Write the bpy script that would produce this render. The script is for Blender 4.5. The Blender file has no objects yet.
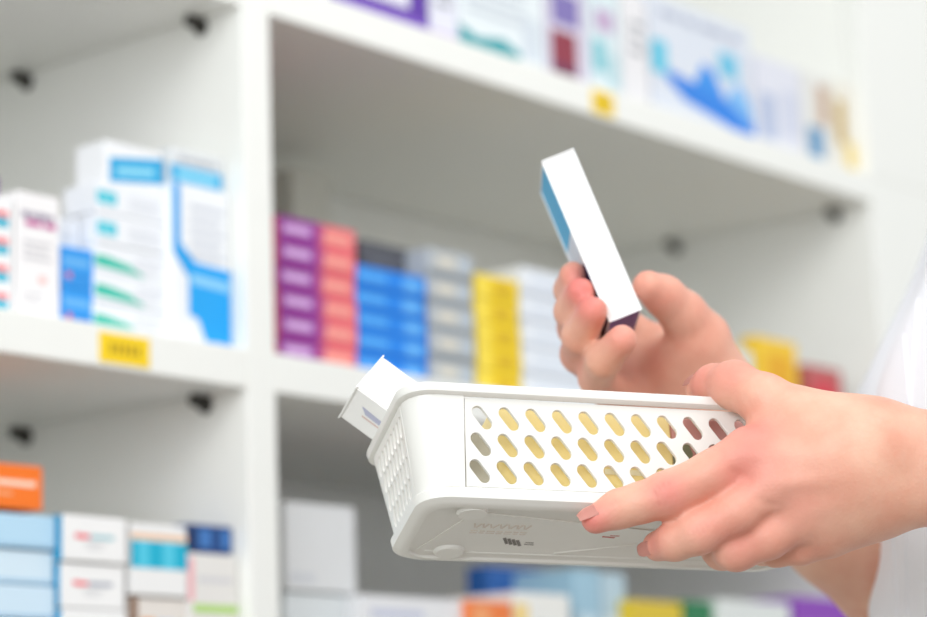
import bpy, bmesh, math
import numpy as np
from mathutils import Vector, Matrix

C = bpy.context.scene.collection
Z0 = 1.25                      # height of the underside of the middle shelf above the floor

# ------------------------------------------------------------------ camera (fitted to the shelf lines)
F = 2468.3; PX, PY = 463.5, 308.5
CAM = np.array([-1.0582, -1.0514, -0.2509 + Z0])
def _axes(yaw, pitch, roll):
    f = np.array([math.sin(yaw)*math.cos(pitch), math.cos(yaw)*math.cos(pitch), math.sin(pitch)])
    r = np.array([math.cos(yaw), -math.sin(yaw), 0.0]); u = np.cross(r, f)
    return r*math.cos(roll)+u*math.sin(roll), u*math.cos(roll)-r*math.sin(roll), f
CR, CU, CF = _axes(0.8781, 0.1967, -0.0331)
def at(u, v, D):
    return CAM + CF*D + CR*((u-PX)/F*D) - CU*((v-PY)/F*D)
def atY(u, v, y):
    d = CF + CR*((u-PX)/F) - CU*((v-PY)/F)
    return CAM + d*((y-CAM[1])/d[1])
def cam2world(c):              # camera style axes (right, down, forward) to world
    c = np.asarray(c, float)
    return CAM + CR*c[0] - CU*c[1] + CF*c[2]
def dir2world(c):
    return CR*c[0] - CU*c[1] + CF*c[2]
def mm_at(u, v, D): return at(u, v, D)*1000.0

cd = bpy.data.cameras.new('camera'); cam = bpy.data.objects.new('camera', cd); C.objects.link(cam)
cd.sensor_fit = 'HORIZONTAL'; cd.sensor_width = 36; cd.lens = F/927*36
cd.clip_start = .05; cd.clip_end = 50
M = Matrix(((CR[0], CU[0], -CF[0], CAM[0]), (CR[1], CU[1], -CF[1], CAM[1]), (CR[2], CU[2], -CF[2], CAM[2]), (0, 0, 0, 1)))
cam.matrix_world = M
cd.dof.use_dof = True; cd.dof.focus_distance = 0.995; cd.dof.aperture_fstop = 6.2
bpy.context.scene.camera = cam

# ------------------------------------------------------------------ materials
def lin(c):
    if isinstance(c, str):
        c = c.lstrip('#'); c = [int(c[i:i+2], 16)/255 for i in (0, 2, 4)]
    return tuple(x/12.92 if x <= .04045 else ((x+.055)/1.055)**2.4 for x in c) + (1,)
_m = {}
def mat(col, rough=.5, spec=.4, noise=0.0, sss=0.0, scale=40, name=None, bump=0.0):
    key = (str(col), rough, spec, noise, sss, bump)
    if key in _m: return _m[key]
    m = bpy.data.materials.new(name or 'paint_' + str(col).lstrip('#')); m.use_nodes = True
    nt = m.node_tree; b = nt.nodes['Principled BSDF']
    c = lin(col); b.inputs['Base Color'].default_value = c
    b.inputs['Roughness'].default_value = rough
    b.inputs['Specular IOR Level'].default_value = spec
    tc = nt.nodes.new('ShaderNodeTexCoord'); nz = nt.nodes.new('ShaderNodeTexNoise')
    nz.inputs['Scale'].default_value = scale; nt.links.new(tc.outputs['Object'], nz.inputs['Vector'])
    mx = nt.nodes.new('ShaderNodeMix'); mx.data_type = 'RGBA'
    n = noise or .015
    mx.inputs[6].default_value = tuple(x*(1-n) for x in c[:3])+(1,); mx.inputs[7].default_value = tuple(min(1, x*(1+n)) for x in c[:3])+(1,)
    nt.links.new(nz.outputs['Fac'], mx.inputs[0]); nt.links.new(mx.outputs[2], b.inputs['Base Color'])
    if sss:
        b.inputs['Subsurface Weight'].default_value = sss; b.inputs['Subsurface Radius'].default_value = (1, .5, .3); b.inputs['Subsurface Scale'].default_value = .004
    if bump:
        bp = nt.nodes.new('ShaderNodeBump'); bp.inputs['Strength'].default_value = bump; bp.inputs['Distance'].default_value = .0005
        nt.links.new(nz.outputs['Fac'], bp.inputs['Height']); nt.links.new(bp.outputs[0], b.inputs['Normal'])
    _m[key] = m
    return m
def emit(col, s, name):
    m = bpy.data.materials.new(name); m.use_nodes = True
    b = m.node_tree.nodes['Principled BSDF']; b.inputs['Base Color'].default_value = lin(col)
    b.inputs['Emission Color'].default_value = lin(col); b.inputs['Emission Strength'].default_value = s
    return m

# ------------------------------------------------------------------ object helpers
def link(name, me, parent=None, mats=()):
    o = bpy.data.objects.new(name, me); C.objects.link(o)
    for m in mats: me.materials.append(m)
    if parent is not None: o.parent = parent
    return o
def tag(o, label, cat=None, group=None, kind=None):
    o['label'] = label
    if cat: o['category'] = cat
    if group: o['group'] = group
    if kind: o['kind'] = kind
    return o
def empty(name, loc, label=None, cat=None, group=None):
    o = bpy.data.objects.new(name, None); C.objects.link(o); o.location = loc; o.empty_display_size = .02
    if label: tag(o, label, cat, group)
    return o
def bevelbox(name, lo, hi, m, parent=None, bev=.0008, origin=None, seg=2):
    """one box with softened edges; world coordinates lo..hi, origin at base centre or parent's origin"""
    lo = Vector(lo); hi = Vector(hi)
    org = Vector(origin) if origin is not None else (Vector(parent.location) if parent else Vector(((lo.x+hi.x)/2, (lo.y+hi.y)/2, lo.z)))
    bm = bmesh.new(); bmesh.ops.create_cube(bm, size=1)
    for v in bm.verts:
        v.co = Vector(((lo.x+hi.x)/2+v.co.x*(hi.x-lo.x), (lo.y+hi.y)/2+v.co.y*(hi.y-lo.y), (lo.z+hi.z)/2+v.co.z*(hi.z-lo.z))) - org
    if bev: bmesh.ops.bevel(bm, geom=bm.edges[:], offset=bev, segments=seg, affect='EDGES', profile=.5)
    me = bpy.data.meshes.new(name); bm.to_mesh(me); bm.free()
    o = link(name, me, parent, [m])
    if parent is None: o.location = org
    return o

# ------------------------------------------------------------------ cartons
# a carton is a thin-walled folded box: bevelled body, glued side seam, tuck flap line; printed patches are part of its mesh.
def carton_mesh(w, d, h, base, front=(), left=(), flap=True, bev=.0007):
    """front patches: (u0,v0,u1,v1,colour) or ([(u,v)...],colour) on the -y face; left patches on the -x face (u from back to front)"""
    bm = bmesh.new(); bmesh.ops.create_cube(bm, size=1)
    for v in bm.verts: v.co = Vector((v.co.x*w, v.co.y*d, (v.co.z+.5)*h))
    bmesh.ops.bevel(bm, geom=bm.edges[:], offset=bev, segments=1, affect='EDGES')
    mats = [mat(base, .42, .4)]
    def mi(c):
        m = mat(c, .42, .4)
        if m not in mats: mats.append(m)
        return mats.index(m)
    def poly(pts, c, side, lift):
        vs = []
        for (u, v) in pts:
            if side == 'f': co = Vector((-w/2+u*w, -d/2-lift, v*h))
            elif side == 'l': co = Vector((-w/2-lift, d/2-u*d, v*h))
            vs.append(bm.verts.new(co))
        f = bm.faces.new(vs); f.material_index = mi(c)
    for side, pats in (('f', front), ('l', left)):
        for k, p in enumerate(pats):
            lift = .00012+.00003*k
            if len(p) == 5:
                u0, v0, u1, v1, c = p; poly([(u0, v0), (u1, v0), (u1, v1), (u0, v1)], c, side, lift)
            else: poly(p[0], p[1], side, lift)
    if flap:      # the tuck-in lid: a very thin sheet folded over the top edge
        r = bmesh.ops.create_cube(bm, size=1)['verts']
        for v in r: v.co = Vector((v.co.x*(w-.003), v.co.y*(d-.002)-.0003, h+v.co.z*.0003+.00005))
    me = bpy.data.meshes.new('carton'); bm.to_mesh(me); bm.free()
    for m in mats: me.materials.append(m)
    return me
def carton(x0, x1, y, d, z0, z1, base, front=(), left=(), label='', group=None, name='medicine_carton', rz=0, cat='carton'):
    cxm = (x0+x1)/2
    if cxm < 0: x1 = min(x1, -.0012)
    elif cxm < XR: x0 = max(x0, TH+.0012); x1 = min(x1, XR-.0012)
    me = carton_mesh(x1-x0, d, z1-z0-.0006, base, front, left)
    o = link(name, me); o.location = ((x0+x1)/2, y+d/2, z0); o.rotation_euler = (0, 0, rz)
    tag(o, label, cat, group)
    return o
def bars(u0, u1, v, n=2, dv=.12, c='#9a9da3', hh=.05):     # lines of small print
    return [(u0, v-k*dv, u1-(.1*(u1-u0)*(k % 2)), v-k*dv+hh, c) for k in range(n)]
def smallprint(u0, u1, v, c='#8d9097', hh=.06, words=(3, 2, 4, 2)):
    out = []; tot = sum(words)+.6*(len(words)-1); s = (u1-u0)/tot; x = u0
    for wd in words:
        out.append((x, v, x+wd*s, v+hh, c)); x += (wd+.6)*s
    return out

# ------------------------------------------------------------------ the shelving
WHITE = mat('#f1f1ec', .38, .45, name='white_laminate'); WH2 = WHITE
ZT = .244+Z0; XR = .7644; DEP = .30; TH = .025; ZM = Z0; ZL = Z0-.244; ZU = ZT+.262
unit = empty('shelving_unit', (.2, .15, 0), 'tall white laminate shelving unit holding all the medicine cartons', 'shelving unit')
def part(name, lo, hi, m=WHITE, parent=unit, bev=.0012, label=None):
    o = bevelbox(name, lo, hi, m, parent, bev)
    if label: o['label'] = label
    return o
XL = -.72
part('side_panel', (0, 0, .0), (TH, DEP, 2.2))
PW = .13
part('side_panel', (XR, 0, 0), (XR+PW, DEP, ZT+TH))
part('stile', (XR, 0, ZT+TH), (XR+PW, .018, 2.2)); part('stile', (XR, DEP-.02, ZT+TH), (XR+.03, DEP, 2.2))
part('side_panel', (XL-TH, 0, 0), (XL, DEP, 2.2))
part('side_panel', (1.50, 0, 0), (1.50+TH, DEP, 2.2))
shelves = []
PIN = mat('#3c3a36', .5, .3, name='grey_pin')
def pin(x, y, z, sgn, parent):
    bm = bmesh.new()
    bmesh.ops.create_cone(bm, cap_ends=True, segments=20, radius1=.0038, radius2=.0038, depth=.012, matrix=Matrix.Translation((x+sgn*.006, y, z-.0038))@Matrix.Rotation(math.pi/2, 4, 'Y'))
    bmesh.ops.create_cone(bm, cap_ends=True, segments=20, radius1=.0058, radius2=.0050, depth=.003, matrix=Matrix.Translation((x+sgn*.0015, y, z-.0058))@Matrix.Rotation(math.pi/2*sgn, 4, 'Y'))
    me = bpy.data.meshes.new('shelf_pin')
    for v in bm.verts: v.co -= Vector(parent.location) if parent.parent is None else Vector(unit.location)
    bm.to_mesh(me); bm.free(); o = link('shelf_pin', me, parent, [PIN]); o['label'] = 'dark grey shelf support pin'
def board(x0, x1, z, pins=True):
    s = part('shelf', (x0, 0, z), (x1, DEP-.003, z+TH))
    if pins:
        for y in (.036, .206):
            pin(x1, y, z, -1, s); pin(x0, y, z, 1, s)
    return s
for (x0, x1) in ((XL, 0), (TH, XR), (XR+PW, 1.50)):
    for z in (ZL, ZM, ZT): board(x0, x1, z)
    board(x0, x1, ZL-.35); board(x0, x1, ZL-.68, False)
board(XL, 0, ZU); board(TH, XR, ZU)
part('back_panel', (XL-TH, DEP, 0.1), (1.5+TH, DEP+.006, ZU-.235), bev=0)
part('back_panel', (XL-TH, DEP, ZU+.0), (1.5+TH, DEP+.006, 2.2), bev=0)
part('plinth', (XL, .02, 0), (1.5, .04, .08))

# yellow shelf tags
def price_tag(u0, u1, z, label, n):
    x0 = atY(u0, 345 if n else 100, 0)[0]; x1 = atY(u1, 345 if n else 100, 0)[0]
    bm = bmesh.new(); w = x1-x0; h = .0175
    bmesh.ops.create_cube(bm, size=1)
    for v in bm.verts: v.co = Vector((v.co.x*w, v.co.y*.0006, v.co.z*h))
    mats = [mat('#f7d21e', .5, .3), mat('#b08a10', .5, .3)]
    x = -w*.3
    for k in range(5):                     # faint printed digits, too blurred to read
        vs = [bm.verts.new((x+dx, -.0005, dz)) for dx, dz in ((0, -.003), (w*.07, -.003), (w*.07, .003), (0, .003))]
        bm.faces.new(vs).material_index = 1; x += w*.13
    me = bpy.data.meshes.new('price_tag'); bm.to_mesh(me); bm.free()
    o = link('price_tag', me, None, mats); o.location = ((x0+x1)/2, -.0004, z)
    tag(o, label, 'tag')
price_tag(99, 149, ZM+.0118, 'yellow tag on the front edge of the left middle shelf', 1)
price_tag(592, 613, ZT+.0120, 'small yellow tag on the front edge of the upper right shelf', 0)

# ------------------------------------------------------------------ setting
def plane(name, lo, hi, m, kind='structure'):
    o = bevelbox(name, lo, hi, m, None, 0); o['kind'] = kind; return o
WALL = mat('#e9ebe6', .7, .2, name='wall_paint')
plane('floor', (-5, -5, -.05), (5, 3, 0), mat('#8f8578', .35, .4, name='floor_vinyl'))
plane('wall_back', (-5, 1.2, 0), (5, 1.3, 3.4), WALL)
# ------------------------------------------------------------------ carton rows
def X(u, v, y): return atY(u, v, y)[0]
def Zv(u, v, y): return atY(u, v, y)[2]
G0 = ZM+TH+.0002      # top of middle shelf
ORD = ['bottom', 'second from the bottom', 'third from the bottom', 'fourth from the bottom', 'fifth from the bottom', 'sixth from the bottom', 'seventh from the bottom', 'eighth from the bottom']
def ordn(k, n): return 'topmost' if k == n-1 else ('lowest' if k == 0 else ORD[k])
def stack(u0, u1, v, y, d, zb, ztop, n, base, front, label, group, jit=0, left=(), hs=None):
    x0, x1 = X(u0, v, y), X(u1, v, y); hh = (ztop-zb)/n; z = zb
    for k in range(n):
        j = jit*((k*7) % 3-1)
        f = front[k % len(front)] if front and isinstance(front[0], list) else front
        h = hs[k]*(ztop-zb) if hs else hh
        carton(x0+j, x1+j, y+abs(j), d, z, z+h, base[k % len(base)] if isinstance(base, (list, tuple)) else base, f, left,
               label.format(ordn(k, n)), group)
        z += h
# ---- left bay, middle shelf
y0 = .020
gl = 'cartons on the left middle shelf'
stripes = []
for k in range(4):
    v = .06+k*.23
    stripes += [(.0, v, .9, v+.075, '#19b4cf'), (.0, v+.085, .9, v+.14, '#f0878c')]
x0, x1 = X(-45, 250, y0), X(14, 250, y0)
carton(x0, x1, y0, .07, G0, Zv(5, 197, y0), '#f3f2f2', stripes, label='white carton with red and teal stripes at the left end of the middle shelf', group=gl)
x0b, x1b = X(-30, 250, .1), X(24, 250, .1)
carton(x0b-.01, x1b-.012, .11, .06, G0, Zv(5, 178, .11), '#7d2f9c', smallprint(.1, .8, .8, '#e8d5f0'), label='purple carton standing behind the striped carton at the left edge', group=gl)
carton(X(15, 250, y0)+.001, X(60, 250, y0), y0, .06, G0, Zv(36, 193, y0), '#f2efef',
       smallprint(.12, .85, .80, '#8b7f98', .05)+smallprint(.2, .9, .74, '#c33f92', .045, (4, 3))+bars(.15, .8, .60, 3, .06, '#d3d0d3', .025)+[(.5, .3, .68, .36, '#f6c9c4')]+bars(.15, .6, .2, 2, .06, '#dcdadc', .02),
       label='white carton with magenta lettering near its top beside the striped carton', group=gl)
zb2 = Zv(76, 247, y0)
xa, xb = X(61, 280, y0)+.001, X(94, 280, y0)
stack(61.5, 94, 280, y0, .06, G0, zb2, 2, '#2f97e6', [(.08, .55, .85, .72, '#6db6ee'), (.15, .2, .3, .36, '#d7557c'), (.35, .22, .9, .3, '#2584d4')], '{} of two blue cartons beside the white teal swoosh stack', 'pair of blue cartons')
carton(xa, xb, y0+.012, .05, zb2, Zv(76, 213, y0), '#eceff4', smallprint(.2, .8, .4, '#cfd4dd'), label='plain pale carton lying on the two blue cartons', group=gl)
carton(xa+.006, xb+.02, .14, .06, G0, Zv(80, 196, .14), '#f1eee4', smallprint(.2, .8, .4, '#dcd8cc'), label='tall cream carton standing behind the two blue cartons', group=gl)
# teal swoosh stack
ya = .018
sw = [([(.0, .22), (.42, .14), (.66, .06), (.45, .42), (.15, .60), (.0, .62)], '#35c0a8')] + smallprint(.55, .9, .62, '#c9ccd6', .08) + bars(.5, .85, .40, 2, .14, '#d9dbe2', .05)
zt1 = Zv(130, 248, ya)
stack(95, 171, 290, ya, .055, G0, zt1, 3, '#eef0f4', sw, '{} of three white cartons with green swooshes above the yellow tag', 'white cartons with green swooshes', .0006)
sw2 = [(.0, .28, .26, .72, '#31bfd4'), (.02, .40, .22, .55, '#7fdbe6')]+bars(.42, .85, .6, 3, .17, '#d5d8e0', .06)
zt2 = Zv(130, 187, ya)
stack(97, 171, 220, ya, .03, zt1, zt2, 2, '#eef0f4', sw2, '{} of two white cartons with cyan corners on the green swoosh stack', 'white cartons with cyan corners')
zt3 = Zv(140, 146, ya)
carton(X(107, 165, ya), X(165, 165, ya), ya+.002, .026, zt2, zt3, '#f0f1f3', [([(.08, .05), (1, .25), (1, .85), (.08, .62)], '#1ba6dc'), ([(.2, .25), (.85, .4), (.85, .58), (.2, .43)], '#8fd8f0')], label='white carton with a slanted cyan band topmost beside the tall blue cornered carton', group=gl)
# tall blue cornered carton
yb = .012
zb4 = Zv(205, 188, yb)
carton(X(173, 260, yb), X(241, 260, yb)-.0006, yb, .06, G0, zb4, '#eff1f4',
       [([(.0, .60), (.13, .60), (.13, 1), (.0, 1)], '#149fe6'), ([(.0, .62), (.0, .56), (.24, .42), (.38, .44), (.38, .52), (.14, .62)], '#149fe6'),
        ([(.26, .52), (1, .50), (1, .02), (.55, .02), (.42, .16), (.26, .18)], '#12a3ee'), ([(.3, .38), (.97, .36), (.97, .42), (.3, .44)], '#8fd0f5')] + bars(.3, .9, .85, 5, .075, '#c9cdd8', .028),
       label='tall white carton with bright blue corner blocks against the divider', group=gl)
carton(X(175, 170, yb), X(233, 170, yb), yb+.004, .05, zb4, Zv(205, 152, yb), '#dfe2e4', [(.0, .08, .95, .55, '#1ba9df'), (.12, .2, .85, .42, '#8fd8f0')]+smallprint(.15, .85, .68, '#a9adb5', .12), label='white carton with a cyan band lying on the tall blue cornered carton', group=gl)
# ---- right bay, middle shelf
y1 = .015
zp = Zv(300, 218, y1)
pc = [(.0, .0, .5, 1, '#8e2a91'), ([(.5, .02), (.56, .02), (.62, .98), (.5, .98)], '#c05080'), (.06, .30, .42, .72, '#c58fd0'), (.1, .42, .38, .58, '#e0bde6'), (.58, .25, .92, .7, '#f49c90')]
stack(279, 357, 300, y1, .07, G0, zp, 6, '#ee7078', pc, '{} of six coral and purple cartons stacked against the divider', 'coral and purple cartons', .0007)
zbl = Zv(400, 272, y1)
bl = [(.02, .3, .42, .72, '#4da7f2'), (.66, .2, .92, .75, '#62b2f5'), (.0, .0, 1, .08, '#0a62c4')]
stack(358, 427, 320, y1, .07, G0, zbl, 5, '#0c83e8', bl, '{} of five bright blue cartons beside the coral stack', 'bright blue cartons', .0006)
carton(X(366, 262, .03), X(425, 262, .03), .035, .055, zbl, Zv(400, 247, .035), '#55565c', smallprint(.2, .8, .4, '#7c7d84'), label='dark grey carton lying on the bright blue stack')
gy = [(.0, .0, 1, .22, '#8d9296'), (.2, .38, .62, .75, '#d9d3c4'), (.7, .35, .95, .8, '#b9c4ce')]
stack(429, 474, 310, y1, .07, G0, Zv(450, 251, y1), 5, '#b4babf', gy, '{} of five grey cartons between the blue and yellow stacks', 'grey cartons', .0006)
yl = [(.0, .0, .28, 1, '#f9de4c'), (.42, .15, .85, .78, '#dcb400')]
stack(477, 520, 330, y1, .06, G0, Zv(495, 276, y1), 5, '#f6d51c', yl, '{} of five yellow cartons on the right middle shelf', 'yellow cartons', .0006)
wb = [(.0, .0, 1, .14, '#c3cad8'), (.15, .35, .8, .7, '#dce3ee')]
stack(523, 590, 330, y1, .06, G0, Zv(550, 272, y1), 5, '#e9edf3', wb, '{} of five white cartons between the yellow stack and the raised hand', 'white cartons by the hand', .0006)
stack(594, 640, 340, y1, .06, G0, Zv(610, 320, y1), 3, '#dfe8ef', [(.1, .3, .8, .7, '#bcd2e0')], '{} of three pale blue cartons behind the raised hand', 'pale blue cartons behind the hand')
carton(X(292, 190, .2), X(330, 190, .2), .2, .05, G0, Zv(300, 168, .2), '#d9d9cf', smallprint(.2, .8, .6), label='tall cream carton at the back above the coral and purple stack')
carton(X(700, 360, .02), X(752, 360, .02), .02, .02, G0, Zv(720, 345, .02), '#dde6ea', [(.1, .3, .9, .7, '#a9cbd6')], label='pale carton left of the amber carton near the right end')
carton(X(762, 360, .015), X(802, 360, .015), .02, .015, G0, Zv(780, 340, .02), '#f3c72a', [(.25, .12, .85, .85, '#e8a900')], label='amber carton on the middle shelf above the wrist')
carton(X(812, 370, .015), X(846, 370, .015), .02, .015, G0, Zv(830, 368, .02), '#b9605f', [(.15, .2, .85, .85, '#d23b49')], label='small red carton on the middle shelf beside the white tunic')
# ---- right bay, upper shelf
G1 = ZT+TH+.0002
gu = 'cartons on the upper right shelf'
yu = .012
def up(u0, u1, vm, vtop, base, front, label, y=yu, d=.06):
    return carton(X(u0, vm, y)+.0006, X(u1, vm, y)-.0006, y, d, G1, Zv((u0+u1)/2, vtop, y), base, front, label=label, group=gu)
up(250, 330, -5, -95, '#e8ebf0', bars(.2, .8, .7), 'white carton at the left end of the upper right shelf')
up(331, 428, 5, -28, '#5a2da0', [(.0, .12, 1, .30, '#7a52bb'), (.1, .45, .8, .9, '#e6e3ef')], 'purple carton at the left of the upper right shelf')
up(430, 458, 20, -60, '#e4e4f0', bars(.2, .8, .7, 4)+[(.0, .0, 1, .1, '#c9b7d9')], 'narrow pale lilac carton beside the purple carton')
up(459, 545, 30, -40, '#e6edf0', [([(.0, .03), (.62, .03), (.72, .12), (.5, .22), (.2, .16), (.0, .24)], '#1f9aa2'), (.72, .1, .95, .5, '#d4dce4')]+bars(.1, .8, .7, 4, .1, '#c8cfd8', .04), 'white carton with a teal wave along its bottom')
up(547, 588, 50, -20, '#d7cfe0', [(.1, .06, .72, .48, '#8e2a3f'), (.1, .06, .72, .16, '#6b2b52'), (.15, .55, .8, .85, '#7d6fb0')], 'pale carton with a dark red square above the yellow tag')
up(590, 622, 70, -10, '#d9e6ea', [(.1, .2, .5, .5, '#7fc5d0'), (.55, .1, .9, .4, '#b9d6dc'), (.2, .6, .8, .8, '#c3a9c9')], 'pale carton with turquoise print right of the dark red square')
up(624, 650, 80, -5, '#e9e7e9', bars(.3, .8, .7, 3), 'narrow plain white carton left of the large blue swoosh carton')
up(652, 752, 80, 12, '#dbe0ea', [([(.0, .42), (.3, .18), (1, .0), (1, .16), (.72, .30), (.35, .36)], '#1f7fe0'), ([(.40, .33), (.72, .28), (.60, .52), (.5, .56)], '#2f8fe6'), ([(.72, .3), (1, .12), (.96, .36), (.84, .5)], '#7db9ee'), (.0, .34, .15, .62, '#5cc4df'), (.66, .5, .86, .72, '#6cc0e0')]+smallprint(.1, .9, .84, '#b0b6c8'), 'large white carton with a blue swoosh on the upper shelf')
up(756, 802, 110, 62, '#dfe0ea', [(.1, .1, .4, .6, '#b0bcd8'), (.55, .2, .9, .7, '#cfd3e4')], 'pale lilac carton right of the blue swoosh carton')
up(804, 832, 120, 75, '#e4e3df', [(.1, .05, .65, .4, '#5b93bd'), (.5, .45, .9, .9, '#c8a98f')], 'pale carton with a slate blue mark near the end of the upper shelf')
up(834, 862, 130, 85, '#ebe6da', [(.1, .3, .6, .8, '#c7a75c'), (.5, .05, 1, .35, '#ecd27a')], 'cream carton with gold print at the right end of the upper shelf')

# ---- lower shelf (its top lies below the picture)
G2 = ZL+TH+.0002
def lowstack(u0, u1, v, y, d, tops, bases, fronts, labels, group=None, left=()):
    """tops: pixel heights of the box tops from the topmost down; the last box stands on the shelf"""
    x0, x1 = X(u0, v, y), X(u1, v, y); zs = [Zv((u0+u1)/2, t, y) for t in tops]+[G2]
    n = len(tops)
    for k in range(n):
        jy = (0, .0022, .0008, .0018)[k % 4]
        carton(x0+jy*.2, x1+jy*.2, y+jy, d, zs[k+1], zs[k]-.0005, bases[k % len(bases)], fronts[k % len(fronts)], left, labels[k], group)
lb = [(.0, .05, 1, .14, '#a6cbe6'), (.05, .3, .45, .42, '#8fbfe0')]
names = ['topmost', 'second from the top', 'third from the top', 'fourth from the top', 'fifth from the top', 'lowest']
lowstack(-90, 56, 560, .012, .08, [509, 545, 581, 617, 653, 690], ['#b9dcf2', '#d5e8f4', '#cfe5f4'], [lb], [f'{q} of the light blue cartons at the lower left' for q in names], 'light blue cartons')
zo = Zv(28, 509, .012)
carton(X(-60, 490, .012), X(43, 490, .014), .014, .07, zo, Zv(20, 464, .014), '#f9791d', [(.55, .52, .93, .64, '#fde2cb'), (.2, .5, .5, .62, '#fde2cb'), (.5, .3, .7, .36, '#fbb98a')], label='orange carton lying on the light blue stack')
wr = [([(.18, .56), (.24, .64), (.24, .60), (.42, .60), (.42, .50), (.24, .50), (.24, .47)], '#ee3b4f'), (.43, .50, .80, .60, '#9fcad2'), (.34, .38, .66, .42, '#c9c9cc'), (.38, .28, .6, .32, '#d4d4d8')]
wr2 = [wr[0], (.43, .50, .80, .60, '#a3a7b4')]+wr[2:]
lowstack(62, 127, 580, .008, .06, [515, 562, 608, 653, 700], ['#f4f3f2'], [wr, wr2], [f'{q} of the white cartons with a red arrow mark' for q in names[:4]+['lowest']], 'white cartons with a red arrow mark', left=[(.0, .0, 1, 1, '#0c9bc8')])
tl = [(.0, .38, 1, .76, '#06b0d0'), (.12, .38, .32, .76, '#4fc9e4'), (.56, .38, .78, .76, '#4fc9e4'), (.0, .78, 1, .86, '#f3c9a4')]
t2 = [(.0, .0, .15, 1, '#8f6f5a'), (.2, .4, .45, .6, '#f0a060'), (.5, .3, .8, .6, '#c7cbe0')]
lowstack(131, 187, 560, .010, .06, [523, 596, 650], ['#f0efee', '#e6dfd8', '#e9e6e2'], [tl, t2, t2], ['white carton with turquoise blocks beside the red arrow cartons', 'beige carton with a brown edge under the turquoise block carton', 'lowest beige carton under the turquoise block carton'], gl.replace('middle', 'lower'))
gb = [(.0, .5, .12, .95, '#f3b5ba'), (.1, .38, 1, .47, '#b3d977'), (.2, .7, .9, .76, '#d5d3d6'), (.3, .2, .7, .28, '#cfd6e6')]
lowstack(188, 249, 580, .010, .055, [553, 650], ['#e6e3df', '#e2e4df'], [gb, gb], ['grey white carton with a green stripe under the navy carton', 'lowest grey white carton under the navy carton'], 'cartons with a green stripe')
carton(X(188, 540, .012), X(245, 540, .012), .014, .045, Zv(218.5, 553, .010), Zv(215, 525, .014), '#0f3f7d', [(.28, .2, .55, .85, '#3f78bd'), (.75, .2, .95, .85, '#3f78bd'), (.0, .05, .2, .9, '#0a2c5c')], label='navy carton lying on the green striped carton')
# right bay low
lowstack(286, 356, 560, .03, .10, [503, 592, 660], ['#dedfe0', '#dde2e4'], [[(.05, .1, .4, .2, '#cfd1d6')]], ['large pale carton on the lower shelf right of the divider', 'pale grey carton under the large pale carton', 'lowest carton under the large pale carton'])
lowstack(360, 464, 600, .02, .07, [596, 650], ['#e6e6e8'], [[(.1, .6, .6, .75, '#c5c9dd'), (.05, .2, .9, .24, '#d0d0d4')]], ['flat white carton below the left end of the basket', 'lowest flat white carton under the flat white carton'])
lowstack(468, 512, 610, .015, .06, [600, 655], ['#f07f3c', '#e2c9b8'], [[(.1, .1, .5, .9, '#f5a36b')]], ['orange carton under the basket beside the flat white carton', 'peach carton beneath the orange carton'])
lowstack(514, 570, 610, .015, .06, [592, 650], ['#ecebe6', '#e6e4e0'], [[(.0, .1, .25, .8, '#f3d58a'), (.4, .4, .9, .5, '#c9ccd0')]], ['white carton with a yellow edge under the basket', 'lowest white carton with a yellow edge'])
lowstack(488, 552, 590, .085, .02, [567, 640], ['#2f66b2', '#4d79b9'], [[(.1, .3, .9, .5, '#5c8bcb')]], ['royal blue carton standing behind the orange carton', 'lowest blue carton behind the orange carton'])
lowstack(574, 600, 600, .03, .06, [568, 660], ['#9fc3d6', '#b9d3e0'], [[(.1, .3, .9, .5, '#c9dfea')]], ['slim light blue carton under the index fingertip', 'lowest slim light blue carton under the index fingertip'])
lowstack(602, 626, 600, .03, .06, [572, 660], ['#b5ccd8', '#c9d8e0'], [[(.1, .3, .9, .5, '#dbe7ee')]], ['slim grey blue carton left of the mustard carton', 'lowest slim carton left of the mustard carton'])
lowstack(630, 682, 605, .02, .06, [600, 660], ['#dcbf2e', '#dcc860'], [[(.1, .3, .9, .5, '#e6cf60')]], ['mustard carton under the middle finger', 'lowest carton beneath the mustard carton'])
lowstack(684, 716, 605, .02, .06, [600, 660], ['#1f7a4c', '#3f8a64'], [[(.1, .3, .9, .5, '#3f9a6c')]], ['dark green carton beside the mustard carton', 'lowest carton beneath the dark green carton'])
lowstack(718, 790, 610, .015, .07, [600, 660], ['#dfe3e0', '#e0e2e0'], [[(.1, .3, .9, .4, '#c9cdd0')]], ['white carton between the green and violet cartons', 'lowest white carton between the green and violet cartons'])
lowstack(793, 872, 610, .02, .07, [598, 660], ['#8a3fb4', '#8a4fb0'], [[(.0, .2, .5, .6, '#a367c6')]], ['violet carton behind the rear forearm', 'lowest carton beneath the violet carton'])

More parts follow.
